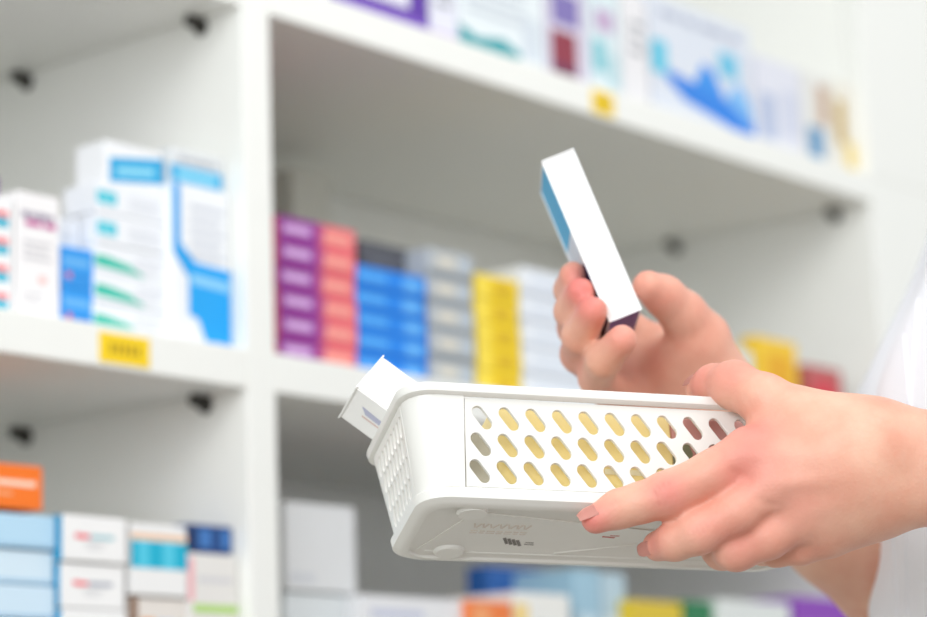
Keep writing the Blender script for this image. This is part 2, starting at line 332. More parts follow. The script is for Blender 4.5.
# ------------------------------------------------------------------ basket
bp = [-0.4946, -0.2376, 0.0615, -0.024, 0.0285]; BL, BW, BH, BT = .1865, .0780, .0495, .008
def rotm(a):
    x, y, z = a
    Rx = np.array([[1, 0, 0], [0, math.cos(x), -math.sin(x)], [0, math.sin(x), math.cos(x)]])
    Ry = np.array([[math.cos(y), 0, math.sin(y)], [0, 1, 0], [-math.sin(y), 0, math.cos(y)]])
    Rz = np.array([[math.cos(z), -math.sin(z), 0], [math.sin(z), math.cos(z), 0], [0, 0, 1]])
    return Rz@Ry@Rx
BB = np.array([[1, 0, 0], [0, 0, -1], [0, 1, 0]], float)
RB = rotm(bp[:3])@BB                       # basket local -> camera style axes
ax = [dir2world(RB@np.eye(3)[k]) for k in range(3)]
borg = cam2world((bp[3], bp[4], .99))
MB4 = Matrix([[ax[0][i], ax[1][i], ax[2][i], borg[i]] for i in range(3)]+[[0, 0, 0, 1]])
basket = empty('storage_basket', (0, 0, 0), 'white perforated plastic basket held by the front hand', 'basket')
basket.matrix_world = MB4
PLA = mat('#eae8e2', .34, .5, sss=.0, name='basket_plastic')
# local frame: x length, y depth (0 = front), z up, 0 = rim top, -BH = bottom
def rrect(x0, y0, x1, y1, r, n=7):
    pts = []
    for cx, cy, a0 in ((x1-r, y0+r, -90), (x1-r, y1-r, 0), (x0+r, y1-r, 90), (x0+r, y0+r, 180)):
        for k in range(n+1):
            a = math.radians(a0+90*k/n); pts.append((cx+r*math.cos(a), cy+r*math.sin(a)))
    return pts
def loft(name, rings, parent, m, closed_profile=True, cap0=False, cap1=False, smooth=True):
    bm = bmesh.new(); V = [[bm.verts.new(p) for p in r] for r in rings]; n = len(rings[0])
    R = len(rings)
    for i in range(R if closed_profile else R-1):
        a, b = V[i], V[(i+1) % R]
        for k in range(n): bm.faces.new((a[k], a[(k+1) % n], b[(k+1) % n], b[k]))
    if cap0: bm.faces.new(V[0][::-1])
    if cap1: bm.faces.new(V[-1])
    bmesh.ops.recalc_face_normals(bm, faces=bm.faces[:])
    if smooth:
        for f in bm.faces: f.smooth = len(f.verts) == 4
    me = bpy.data.meshes.new(name); bm.to_mesh(me); bm.free(); me.set_sharp_from_angle(angle=math.radians(32))
    return link(name, me, parent, [m])
def ring(inset, z, r=.012):
    t = BT*(-z/BH)+inset
    return [(x, y, z) for x, y in rrect(t, t, BL-t, BW-t, max(.002, r-inset*.5))]
# rim lip
loft('rim', [ring(.0005, -.0006), ring(0, -.0002), ring(-.0012, -.0008), ring(-.0016, -.0022), ring(-.0014, -.0042), ring(-.0004, -.0050), ring(.0012, -.0052), ring(.0022, -.0040), ring(.0022, -.0004), ring(.0012, .0002)], basket, PLA)
# base: tray band + bottom plate with a foot ring
ZB = -BH
base_r = [ring(.0022, ZB+.0076), ring(.0014, ZB+.0074), ring(.0012, ZB+.0064), ring(-.0008, ZB+.0062), ring(-.0014, ZB+.0055), ring(-.0014, ZB+.0020), ring(.0004, ZB+.0008), ring(.0020, ZB), ring(.0042, ZB), ring(.0048, ZB+.0009), ring(.0054, ZB+.0012)]
ins = [ring(.0054, ZB+.0030), ring(.0022, ZB+.0034)]
loft('base', base_r+[[(BL/2+(p[0]-BL/2)*.02, BW/2+(p[1]-BW/2)*.02, ZB+.0012) for p in ring(.0054, ZB)]], basket, PLA, closed_profile=False, cap1=True)
# inner floor
loft('inner_floor', [ring(.0018, ZB+.0060), ring(.0024, ZB+.0062), ring(.006, ZB+.0060)], basket, PLA, closed_profile=False, cap1=True)
# wall panels with slots, made from filled outlines with real holes
def slot(cx, cy, ln, wd, ang, n=8):
    pts = []; ca, sa = math.cos(ang), math.sin(ang)
    for s, a0 in ((1, -90), (-1, 90)):
        for k in range(n+1):
            a = math.radians(a0+180*k/n); x = s*(ln-wd)/2+wd/2*math.cos(a); y = wd/2*math.sin(a)
            pts.append((cx+x*ca-y*sa, cy+x*sa+y*ca))
    return pts
def sheet(name, outline, holes, thick, parent, m, frame):
    """frame: maps (s, h, n) of the panel to basket coordinates"""
    cu = bpy.data.curves.new('tmp', 'CURVE'); cu.dimensions = '2D'; cu.fill_mode = 'BOTH'; cu.extrude = thick/2
    cu.bevel_depth = .00022; cu.bevel_resolution = 1; cu.offset = -.00022
    for pts in [outline]+holes:
        sp = cu.splines.new('POLY'); sp.points.add(len(pts)-1); sp.use_cyclic_u = True
        for p, q in zip(sp.points, pts): p.co = (q[0]*1, q[1]*1, 0, 1)
    o = bpy.data.objects.new('tmp', cu); C.objects.link(o)
    dg = bpy.context.evaluated_depsgraph_get(); me = bpy.data.meshes.new_from_object(o.evaluated_get(dg))
    me = me.copy(); bpy.data.objects.remove(o); bpy.data.curves.remove(cu)
    for v in me.vertices: v.co = Vector(frame(v.co.x, v.co.y, v.co.z))
    me.name = name; me.materials.clear()
    bm = bmesh.new(); bm.from_mesh(me); bmesh.ops.remove_doubles(bm, verts=bm.verts[:], dist=1e-6); bmesh.ops.recalc_face_normals(bm, faces=bm.faces[:]); bm.to_mesh(me); bm.free()
    return link(name, me, parent, [m])
slope = BT/BH; hz = .0048; hb = BH-.0060; CRN = .012
def wall_frame(side):
    # s runs along the wall, h is height below the rim, nn outward offset
    def f(s, h, nn):
        t = BT*h/BH+.0012-nn
        if side == 'front': return (s, t+.0009, -h)
        if side == 'back': return (s, BW-t, -h)
        if side == 'left': return (t, s, -h)
        return (BL-t, s, -h)
    return f
PL0, PL1 = .0245, BL-.0245
for side in ('front', 'back'):
    holes = []
    if side == 'front':
        for r in range(3):
            for c in range(12):
                holes.append(slot(.0325+c*.0112-r*.0007, .0135+r*.0110, .0108, .0047, math.radians(52)))
    else:
        for r in range(3):
            for c in range(12):
                holes.append(slot(.0325+c*.0112, .0135+r*.0110, .0108, .0047, math.radians(52)))
    out = [(PL0+.0009, hz+.0007), (PL1-.0009, hz+.0007), (PL1-.0009, hb-.0016), (PL0+.0009, hb-.0016)]
    sheet('slotted_side', out, holes, .0014, basket, PLA, wall_frame(side))
for side in ('left', 'right'):
    holes = []
    for r in range(4):
        h_ = .0120+r*.0083; av = BW/2-(.0133+BT*(h_+.003)/BH)-.0036; n_ = int(2*av/.0056)+1
        for c in range(n_):
            holes.append(slot(BW/2+(c-(n_-1)/2)*.0056, h_, .0085, .0031, math.radians(62 if side == 'left' else 118)))
    s0, s1 = CRN+.0012+BT*hz/BH, BW-CRN-.0012-BT*hz/BH; q_ = BT*(hb-hz)/BH
    out = [(s0, hz), (s1, hz), (s1-q_, hb), (s0+q_, hb)]
    sheet('slotted_end', out, holes, .0014, basket, PLA, wall_frame(side))
# rounded corner posts between the panels: strips following the corner from panel edge to panel edge
def corner(ix, iy):
    rings_o, rings_i = [], []
    bm = bmesh.new(); cols = []
    def path(h, off):
        t = BT*h/BH+.0005+off; r = CRN-off
        cx = t+r; cy = t+r; pts = []
        xe = PL0+.0003; ye = CRN+.0012+(.0036*(h-hz)/(hb-hz))
        pts.append((xe, t)); pts.append(((xe+cx)/2, t))
        for k in range(9):
            a = math.radians(270-90*k/8); pts.append((cx+r*math.cos(a), cy+r*math.sin(a)))
        pts.append((t, cy+.0008))
        out = []
        for x, y in pts:
            out.append((BL-x if ix else x, BW-y if iy else y, -h))
        return out
    hs = [.0046, .02, .034, BH-.0070]
    O = [[bm.verts.new(p) for p in path(h, 0)] for h in hs]; I = [[bm.verts.new(p) for p in path(h, .0016)] for h in hs]
    n = len(O[0])
    for A in (O, I):
        for i in range(len(hs)-1):
            for k in range(n-1): bm.faces.new((A[i][k], A[i][k+1], A[i+1][k+1], A[i+1][k]))
    for k in (0, n-1):
        for i in range(len(hs)-1): bm.faces.new((O[i][k], O[i+1][k], I[i+1][k], I[i][k]))
    for i in (0, -1):
        for k in range(n-1): bm.faces.new((O[i][k], O[i][k+1], I[i][k+1], I[i][k]))
    bmesh.ops.recalc_face_normals(bm, faces=bm.faces[:])
    for f in bm.faces: f.smooth = True
    me = bpy.data.meshes.new('corner_post'); bm.to_mesh(me); bm.free(); me.set_sharp_from_angle(angle=math.radians(40))
    link('corner_post', me, basket, [PLA])
for ix in (0, 1):
    for iy in (0, 1): corner(ix, iy)
# feet, ribs, emblem on the underside
def under(pts, lift, m, name, parent, h=.0004):
    bm = bmesh.new()
    for poly in pts:
        lo = [bm.verts.new((x, y, ZB+.0012-lift)) for x, y in poly]; hi = [bm.verts.new((x, y, ZB+.0012-lift+h)) for x, y in poly]
        bm.faces.new(lo); bm.faces.new(hi[::-1])
        for k in range(len(poly)): bm.faces.new((lo[k], lo[(k+1) % len(poly)], hi[(k+1) % len(poly)], hi[k]))
    bmesh.ops.recalc_face_normals(bm, faces=bm.faces[:])
    me = bpy.data.meshes.new(name); bm.to_mesh(me); bm.free(); return link(name, me, parent, [m])
for fx in (.030, BL-.030):
    for fy in (.0185, BW-.0185):
        bm = bmesh.new(); bmesh.ops.create_cone(bm, cap_ends=True, segments=32, radius1=.0060, radius2=.0068, depth=.0018, matrix=Matrix.Translation((fx+.004*(1 if fx < .05 else -1)*0, fy, ZB+.0006)))
        bmesh.ops.bevel(bm, geom=[e for e in bm.edges if abs(e.verts[0].co.z-e.verts[1].co.z) < 1e-6], offset=.0004, segments=2, affect='EDGES')
        me = bpy.data.meshes.new('foot'); bm.to_mesh(me); bm.free(); link('foot', me, basket, [PLA])
def barp(x0, y0, x1, y1, w):
    dx, dy = x1-x0, y1-y0; l = math.hypot(dx, dy); nx, ny = -dy/l*w/2, dx/l*w/2
    return [(x0+nx, y0+ny), (x1+nx, y1+ny), (x1-nx, y1-ny), (x0-nx, y0-ny)]
cx, cy = BL/2, BW/2
under([barp(.030, .022, .0165, BW-.019, .0007), barp(.036, .019, BL-.036, BW*.46, .0006), barp(.075, BW-.02, BL-.04, .03, .0006), barp(.02, BW-.0175, BL-.02, BW-.0175, .0008)], .0004, PLA, 'rib', basket)
DK = mat('#7d7772', .5, .3)
under([barp(.0500+k*.0020, .0440+.0006*k, .0525+k*.0020, .0500+.0006*k, .0014) for k in range(4)]+[barp(.0600, .0500, .0640, .0500, .0006), barp(.0600, .0480, .0635, .0480, .0006)], .00012, DK, 'emblem', basket, .00015)
under([barp(.0905, .0385, .0960, .0392, .0009), barp(.0935, .0372, .0975, .0372, .0005)], .00012, mat('#c2605a', .5, .3), 'red_mark', basket, .00015)
EMB = mat('#dcd2c8', .5, .3)
txt = []
xx = .034
for k, wd in enumerate((.0030, .0022, .0034, .0026, .0030, .0020, .0028)):
    txt += [barp(xx, .030, xx+wd*.3, .034, .0007), barp(xx+wd*.5, .034, xx+wd, .030, .0007), barp(xx, .0375, xx+wd, .0375, .0007), barp(xx, .0395, xx+wd, .0395, .0006)]; xx += wd+.0008
under(txt, .0002, EMB, 'moulded_lettering', basket)

# contents of the basket, given in basket coordinates
def local_carton(name, lo, hi, base, label, group=None, rot=(0, 0, 0), front=(), cat='carton'):
    w, d, h = hi[0]-lo[0], hi[1]-lo[1], hi[2]-lo[2]
    me = carton_mesh(w, d, h, base, front, flap=False)
    o = link(name, me); tag(o, label, cat, group)
    L = Matrix.Translation(((lo[0]+hi[0])/2, (lo[1]+hi[1])/2, lo[2])) @ Matrix.Rotation(rot[2], 4, 'Z') @ Matrix.Rotation(rot[1], 4, 'Y') @ Matrix.Rotation(rot[0], 4, 'X')
    o.matrix_world = MB4 @ L
    return o
fl = ZB+.0066
local_carton('medicine_carton', (.0405, .0150, fl), (.1165, .0365, fl+.0405), '#ffe79e', 'long pale yellow carton behind the middle holes of the basket', front=[([(.55, .03), (.95, .08), (.95, .12), (.55, .07)], '#7b7358'), (.6, .3, .9, .36, '#fbf3d3')])
local_carton('medicine_carton', (.0165, .0180, fl), (.0403, .0400, fl+.030), '#d8d2c0', 'off-white carton behind the first holes at the left of the basket')
local_carton('medicine_carton', (.1170, .0170, fl), (.1620, .0380, fl+.0405), '#d79d95', 'dusty pink carton seen through the right-hand holes of the basket', front=[([(.0, .2), (.12, .2), (.2, .6), (.14, .8), (.0, .7)], '#8d8f72'), (.1, .18, .3, .32, '#d9e0d3')])
# white carton poking out over the left rim
def oriented_box(name, u, v, D, A, Bv, Cv, sizes, base, label, cat, group=None, faces=()):
    """corner at (u,v,D); A, Bv, Cv camera-style direction vectors, made orthonormal; sizes in metres; faces: (face, polygon in 0..1, colour)"""
    a = np.array(A, float); a /= np.linalg.norm(a)
    b = np.array(Bv, float); b -= a*(a@b); b /= np.linalg.norm(b)
    c = np.cross(a, b); c *= np.sign(c@np.array(Cv, float))
    o3 = np.array([(u-PX)/F*D, (v-PY)/F*D, D])
    e = [np.array(dir2world(q)) for q in (a, b, c)]
    cor = cam2world(o3); cen = cor+sum(e[k]*sizes[k]/2 for k in range(3))
    bm = bmesh.new(); bmesh.ops.create_cube(bm, size=1)
    for vv in bm.verts:
        w = sum(e[k]*sizes[k]*vv.co[k] for k in range(3)); vv.co = Vector(w)
    bmesh.ops.bevel(bm, geom=bm.edges[:], offset=.0006, segments=2, affect='EDGES')
    mats = [mat(base, .42, .4)]
    for i, (ia, ib, sgn, ic, poly, col) in enumerate(faces):
        m = mat(col, .42, .4)
        if m not in mats: mats.append(m)
        vs = [bm.verts.new(Vector(e[ia]*sizes[ia]*(p[0]-.5)+e[ib]*sizes[ib]*(p[1]-.5)+e[ic]*(sizes[ic]/2+.00012+.00003*i)*sgn)) for p in poly]
        bm.faces.new(vs).material_index = mats.index(m)
    bmesh.ops.recalc_face_normals(bm, faces=bm.faces[:])
    me = bpy.data.meshes.new(name); bm.to_mesh(me); bm.free()
    o = link(name, me, None, mats); o.location = Vector(cen); tag(o, label, cat, group)
    return o
def R4(a, b, c, d): return [(a, b), (c, b), (c, d), (a, d)]
oriented_box('medicine_carton', 356, 387, 1.030, (33, 24, -3), (23, -33, 38), (-17, 33, 38), (.052, .0225, .0220), '#f7f6f3',
             'white carton sticking out over the left rim of the basket', 'carton',
             faces=[(0, 2, -1, 1, [(.12, .34), (.34, .38), (.42, .52), (.18, .50)], '#bcbed4'), (0, 2, -1, 1, R4(.16, .56, .40, .60), '#e0c5bd')])
# carton held up by the raised hand
oriented_box('held_carton', 543, 162, 1.105, (66, 160, -30), (32, -13, 1.8), (2, 40, 150), (.0780, .0144, .058), '#fbfbfb',
             'slim white and blue carton held up in the raised hand', 'carton',
             faces=[(0, 2, -1, 1, R4(.0, .0, .42, 1.), '#2bb0dc'), (0, 2, -1, 1, R4(.62, .0, 1., 1.), '#3a2f78'), (0, 2, -1, 1, R4(.42, .0, .62, 1.), '#d9e3ea'),
                    (1, 2, 1, 0, R4(.0, .0, 1., 1.), '#4a3a86'), (0, 1, -1, 2, R4(.14, .35, .34, .42), '#f5f6f8'), (0, 1, -1, 2, R4(.55, .3, .8, .7), '#f6f7f9')])

# ------------------------------------------------------------------ skin surfaces from blended round cones
def capsules_field(G, org, h, prims):
    for (a, b, ra, rb, k) in prims:
        a = np.asarray(a, float); b = np.asarray(b, float); r = max(ra, rb)+k+4*h
        lo = np.minimum(a, b)-r; hi = np.maximum(a, b)+r
        i0 = np.maximum(0, np.floor((lo-org)/h).astype(int)); i1 = np.minimum(G.shape, np.ceil((hi-org)/h).astype(int)+1)
        if (i1 <= i0).any(): continue
        xs = [(org[q]+h*np.arange(i0[q], i1[q])-a[q]).astype(np.float32) for q in range(3)]
        X_, Y_, Z_ = np.meshgrid(*xs, indexing='ij')
        ab = (b-a).astype(np.float32); L2 = max(1e-9, float(ab@ab))
        t = np.clip((X_*ab[0]+Y_*ab[1]+Z_*ab[2])/L2, 0, 1)
        d = np.sqrt((X_-t*ab[0])**2+(Y_-t*ab[1])**2+(Z_-t*ab[2])**2)-(ra+(rb-ra)*t)
        sl = tuple(slice(i0[q], i1[q]) for q in range(3)); g = G[sl]
        if k > 0:
            hh = np.clip(.5+.5*(g-d)/k, 0, 1); G[sl] = np.where(g > 900, d, g*(1-hh)+d*hh-k*hh*(1-hh))
        else: G[sl] = np.minimum(g, d)
def smin(a, b, k):
    hh = np.clip(.5+.5*(a-b)/k, 0, 1); return a*(1-hh)+b*hh-k*hh*(1-hh)
def surface_nets(G, org, h):
    S = G < 0; nx, ny, nz = G.shape
    cor = [(i, j, k) for i in (0, 1) for j in (0, 1) for k in (0, 1)]
    cnt = sum(S[i:nx-1+i, j:ny-1+j, k:nz-1+k].astype(np.int8) for i, j, k in cor)
    act = (cnt > 0) & (cnt < 8); idx = np.argwhere(act); n = len(idx)
    ID = -np.ones(act.shape, int); ID[tuple(idx.T)] = np.arange(n)
    acc = np.zeros((n, 3)); num = np.zeros(n)
    for a in cor:
        for q in range(3):
            if a[q] == 0:
                b = list(a); b[q] = 1
                ga = G[idx[:, 0]+a[0], idx[:, 1]+a[1], idx[:, 2]+a[2]]; gb = G[idx[:, 0]+b[0], idx[:, 1]+b[1], idx[:, 2]+b[2]]
                cr = (ga < 0) != (gb < 0); t = np.where(cr, ga/np.where(cr, ga-gb, 1), 0)
                p = np.tile(np.array(a, float), (n, 1)); p[:, q] += t
                acc[cr] += p[cr]; num[cr] += 1
    V = org+h*(idx+acc/num[:, None])
    quads = []
    for q in range(3):
        o1, o2 = [(1, 2), (2, 0), (0, 1)][q]
        sl0 = [slice(None)]*3; sl1 = [slice(None)]*3; sl0[q] = slice(0, -1); sl1[q] = slice(1, None)
        A = S[tuple(sl0)]; Bq = S[tuple(sl1)]; e = np.argwhere(A != Bq)
        e = e[(e[:, o1] > 0) & (e[:, o2] > 0) & (e[:, o1] < act.shape[o1]) & (e[:, o2] < act.shape[o2]) & (e[:, q] < act.shape[q])]
        def cell(d1, d2):
            c = e.copy(); c[:, o1] -= d1; c[:, o2] -= d2; return ID[tuple(c.T)]
        Q = np.stack([cell(1, 1), cell(0, 1), cell(0, 0), cell(1, 0)], 1)
        fl = ~A[tuple(e.T)]; Q[fl] = Q[fl][:, ::-1]; quads.append(Q[(Q >= 0).all(1)])
    return V, np.concatenate(quads)
def smooth_mesh(V, Q, it=2):
    E = np.concatenate([Q[:, [i, (i+1) % 4]] for i in range(4)]); n = len(V)
    for s in ([.5, -.52]*it):
        acc = np.zeros_like(V); num = np.zeros(n)
        for a, b in ((0, 1), (1, 0)):
            np.add.at(acc, E[:, a], V[E[:, b]]); np.add.at(num, E[:, a], 1)
        V = V+s*(acc/num[:, None]-V)
    return V
def chain(pts, k):     # pts: [(u,v,D,r_mm)...]
    P = [(mm_at(*p[:3]), p[3]) for p in pts]
    return [(P[i][0], P[i+1][0], P[i][1], P[i+1][1], k) for i in range(len(P)-1)]
def build_field(h, main, fingers, kf, pad=6):
    allp = main+[c for f in fingers for c in f]
    lo = np.min([np.minimum(c[0], c[1])-max(c[2], c[3]) for c in allp], 0)-pad; hi = np.max([np.maximum(c[0], c[1])+max(c[2], c[3]) for c in allp], 0)+pad
    shp = np.ceil((hi-lo)/h).astype(int)+1
    G = np.full(shp, 1000.0, dtype=np.float32); capsules_field(G, lo, h, main)
    for f in fingers:
        flo = np.min([np.minimum(c[0], c[1])-max(c[2], c[3]) for c in f], 0)-12; fhi = np.max([np.maximum(c[0], c[1])+max(c[2], c[3]) for c in f], 0)+12
        i0 = np.maximum(0, np.floor((flo-lo)/h).astype(int)); i1 = np.minimum(shp, np.ceil((fhi-lo)/h).astype(int)+1)
        T = np.full(i1-i0, 1000.0, dtype=np.float32); capsules_field(T, lo+h*i0, h, f)
        sl = tuple(slice(i0[q], i1[q]) for q in range(3)); g = G[sl]
        G[sl] = np.where((T > 900) | (g > 900), np.minimum(g, T), smin(g, T, kf))
    return G, lo
def vnormals(V, Q):
    N = np.zeros_like(V); fn = np.cross(V[Q[:, 2]]-V[Q[:, 0]], V[Q[:, 3]]-V[Q[:, 1]])
    for i in range(4): np.add.at(N, Q[:, i], fn)
    return N/np.maximum(1e-9, np.linalg.norm(N, axis=1))[:, None]
def segdist(P, a, b):
    a = np.asarray(a, float); b = np.asarray(b, float); ab = b-a; t = np.clip((P-a)@ab/max(1e-9, ab@ab), 0, 1)
    return np.linalg.norm(P-a-t[:, None]*ab, axis=1)
def skin_mesh(name, fields, reds, creases, parent, m, off):
    """fields: [(G, lo, h)]; reds: [(point, sigma, amount)]; creases: [(a, b, width, depth)] millimetres"""
    VV, QQ, n = [], [], 0
    for G, lo, h in fields:
        V, Q = surface_nets(G, lo, h); V = smooth_mesh(V, Q, 3)
        VV.append(V); QQ.append(Q+n); n += len(V)
    V = np.concatenate(VV); Q = np.concatenate(QQ); N = vnormals(V, Q)
    D = np.zeros(len(V)); CRE = np.zeros(len(V))
    for a, b, w, dep in creases:
        d = segdist(V, a, b); g = np.exp(-(d/w)**2); D -= dep*g
        if 0 < dep and w < 1.2: CRE += g*min(1, dep*1.3)
    V = V+N*D[:, None]
    red = np.zeros(len(V))
    for p, s, amt in reds: red += amt*np.exp(-((V-np.asarray(p))**2).sum(1)/(2*s*s))
    red = np.clip(red, -1, 1)
    me = bpy.data.meshes.new(name); W = V/1000.0-np.array(off)
    me.vertices.add(len(W)); me.vertices.foreach_set('co', W.astype(np.float32).ravel())
    me.loops.add(len(Q)*4); me.loops.foreach_set('vertex_index', Q.astype(np.int32).ravel())
    me.polygons.add(len(Q)); me.polygons.foreach_set('loop_start', np.arange(0, len(Q)*4, 4, dtype=np.int32)); me.polygons.foreach_set('loop_total', np.full(len(Q), 4, dtype=np.int32))
    me.update(calc_edges=True); me.validate()
    me.polygons.foreach_set('use_smooth', np.ones(len(me.polygons), dtype=bool))
    at_ = me.color_attributes.new('flush', 'FLOAT_COLOR', 'POINT')
    col = np.zeros((len(V), 4), dtype=np.float32); col[:, 0] = red; col[:, 1] = np.clip(CRE, 0, 1); col[:, 3] = 1; at_.data.foreach_set('color', col.ravel())
    return link(name, me, parent, [m])

def skin_material():
    m = bpy.data.materials.new('skin'); m.use_nodes = True; nt = m.node_tree; b = nt.nodes['Principled BSDF']; L = nt.links.new; N = nt.nodes.new
    at_ = N('ShaderNodeAttribute'); at_.attribute_name = 'flush'; sp = N('ShaderNodeSeparateColor'); L(at_.outputs['Color'], sp.inputs[0])
    tc = N('ShaderNodeTexCoord'); nz = N('ShaderNodeTexNoise'); nz.inputs['Scale'].default_value = 55; nz.inputs['Detail'].default_value = 4; L(tc.outputs['Object'], nz.inputs['Vector'])
    def mixc(f, a, c2):
        x = N('ShaderNodeMix'); x.data_type = 'RGBA'
        for s, val in ((0, f), (6, a), (7, c2)):
            if isinstance(val, tuple): x.inputs[s].default_value = val
            elif isinstance(val, (int, float)): x.inputs[s].default_value = val
            else: L(val, x.inputs[s])
        return x.outputs[2]
    r1 = N('ShaderNodeMapRange'); L(nz.outputs['Fac'], r1.inputs[0]); r1.inputs[1].default_value = .35; r1.inputs[2].default_value = .65
    base = mixc(r1.outputs[0], lin('#ebb9a0'), lin('#e4a78f'))
    c = mixc(sp.outputs['Red'], base, lin('#df7f76')); c = mixc(sp.outputs['Green'], c, lin('#cf7a6c'))
    L(c, b.inputs['Base Color']); b.inputs['Roughness'].default_value = .48; b.inputs['Specular IOR Level'].default_value = .35
    b.inputs['Subsurface Weight'].default_value = .1; b.inputs['Subsurface Radius'].default_value = (1, .35, .2); b.inputs['Subsurface Scale'].default_value = .004
    n2 = N('ShaderNodeTexVoronoi'); n2.inputs['Scale'].default_value = 700; L(tc.outputs['Object'], n2.inputs['Vector'])
    n3 = N('ShaderNodeTexNoise'); n3.inputs['Scale'].default_value = 160; n3.inputs['Detail'].default_value = 5; L(tc.outputs['Object'], n3.inputs['Vector'])
    ad = N('ShaderNodeMath'); ad.operation = 'MULTIPLY_ADD'; L(n2.outputs['Distance'], ad.inputs[0]); ad.inputs[1].default_value = .35; L(n3.outputs['Fac'], ad.inputs[2])
    bp = N('ShaderNodeBump'); bp.inputs['Strength'].default_value = .35; bp.inputs['Distance'].default_value = .0005; L(ad.outputs[0], bp.inputs['Height']); L(bp.outputs[0], b.inputs['Normal'])
    return m
SKIN = skin_material()

# front hand (left hand, back towards the lens), forearm and upper arm
mp = mm_at
kk = 11
front_main = [
    (mp(893, 452, .998), mp(842, 450, .992), 16, 13.5, 8), (mp(893, 482, 1.000), mp(850, 488, .994), 16, 14.5, 10),
    (mp(893, 452, .998), mp(1010, 452, .990), 16, 19.2, 8), (mp(893, 482, 1.000), mp(1010, 490, .990), 16, 19.2, 8),
    # metacarpals
    (mp(850, 447, .993), mp(749, 452, .991), 14, 9.6, 14), (mp(850, 468, .990), mp(776, 482, .986), 13.5, 10.5, 14),
    (mp(855, 490, .992), mp(803, 513, .989), 14, 10.2, 13), (mp(872, 505, .996), mp(826, 531, .996), 13, 10.6, 13),
    (mp(846, 470, 1.005), mp(795, 485, 1.006), 12, 10, 12),
    # thumb base and the web between thumb and index finger
    (mp(868, 437, .998), mp(797, 418, 1.003), 14, 12.2, 14), (mp(800, 428, 1.002), mp(762, 436, 1.004), 10, 6, 12),
]
index = chain([(749, 452, .991, 9.9), (712, 474, .989, 9.1), (667, 495, .988, 9.2), (640, 503, .988, 7.9), (619, 509, .988, 7.6), (596, 519, .986, 6.0)], 3)
middle = chain([(776, 482, .986, 10.4), (738, 512, .984, 8.8), (698, 533, .985, 8.4), (675, 541, .990, 7.7), (658, 546, .998, 6.3)], 3)
ring_ = chain([(803, 513, .989, 10.2), (768, 536, .988, 9.0), (736, 549, .990, 8.6), (722, 551, 1.003, 7.4), (716, 551, 1.017, 6.4)], 3)
little = chain([(826, 531, .996, 10.2), (800, 543, .998, 8.6), (776, 548, 1.003, 7.4), (763, 549, 1.016, 6.4), (756, 549, 1.028, 5.8)], 3)
thumb = chain([(797, 418, 1.003, 12.0), (765, 400, 1.008, 10.3), (734, 385, 1.020, 9.6), (714, 385, 1.032, 8.2), (702, 389, 1.042, 6.9)], 4)
h1 = 1.05
front_far = [(mp(985, 452, .992), mp(1012, 452, .990), 18.2, 20, 10), (mp(985, 488, .992), mp(1012, 490, .990), 18.2, 20, 10),
    (mp(1012, 472, .990), mp(1220, 535, .945), 26, 37, 18), (mp(1220, 535, .945), mp(1400, 580, .930), 37, 34, 18), (mp(1400, 580, .930), mp(1150, -40, 1.035), 35, 42, 20)]
GF, loF = build_field(5.0, front_far, [], 4)
G, lo = build_field(h1, front_main, [thumb, index, middle, ring_, little], 3.2)
# rear hand (right hand, palm towards the lens) and forearm
rear_main = [
    (mp(752, 436, 1.170), mp(838, 525, 1.200), 24, 27, 12), (mp(838, 525, 1.200), mp(900, 585, 1.225), 27, 30.5, 14),
    (mp(748, 430, 1.170), mp(662, 352, 1.172), 17, 12, 12), (mp(744, 436, 1.172), mp(650, 368, 1.168), 17, 12, 12),
    (mp(740, 444, 1.172), mp(640, 384, 1.163), 17, 11, 12), (mp(736, 452, 1.172), mp(634, 397, 1.157), 16, 10.5, 12),
    (mp(735, 405, 1.158), mp(697, 345, 1.145), 16, 15, 12), (mp(722, 410, 1.155), mp(675, 372, 1.152), 14, 12, 12),
    (mp(650, 358, 1.168), mp(628, 392, 1.158), 11, 10, 10),
]
r_thumb = chain([(699, 338, 1.145, 14.4), (683, 314, 1.136, 10.2), (664, 296, 1.128, 8.8), (648, 286, 1.120, 7.2)], 5)
r_index = chain([(655, 350, 1.172, 10.5), (606, 314, 1.168, 9), (577, 303, 1.148, 8.6), (571, 290, 1.128, 7.6), (573, 275, 1.110, 6.3)], 3)
r_middle = chain([(645, 366, 1.166, 10.5), (600, 345, 1.160, 9.2), (577, 328, 1.138, 8.8), (572, 311, 1.116, 7.9), (581, 292, 1.098, 6.6)], 3)
r_ring = chain([(636, 380, 1.160, 10.5), (600, 372, 1.150, 9.2), (580, 354, 1.126, 8.8), (580, 336, 1.104, 8.0), (593, 311, 1.088, 6.6)], 3)
r_little = chain([(630, 394, 1.155, 10), (612, 392, 1.140, 8.6), (597, 378, 1.115, 8.2), (604, 360, 1.092, 7.8), (622, 340, 1.080, 6.8)], 3)
h2 = 1.8
GR, loR = build_field(5.0, [(mp(892, 577, 1.222), mp(1010, 690, 1.270), 29.5, 38, 14), (mp(1010, 690, 1.270), mp(1130, 330, 1.350), 36, 42, 16)], [], 4)
G2f, lo2 = build_field(h2, rear_main, [r_thumb, r_index, r_middle, r_ring, r_little], 4)

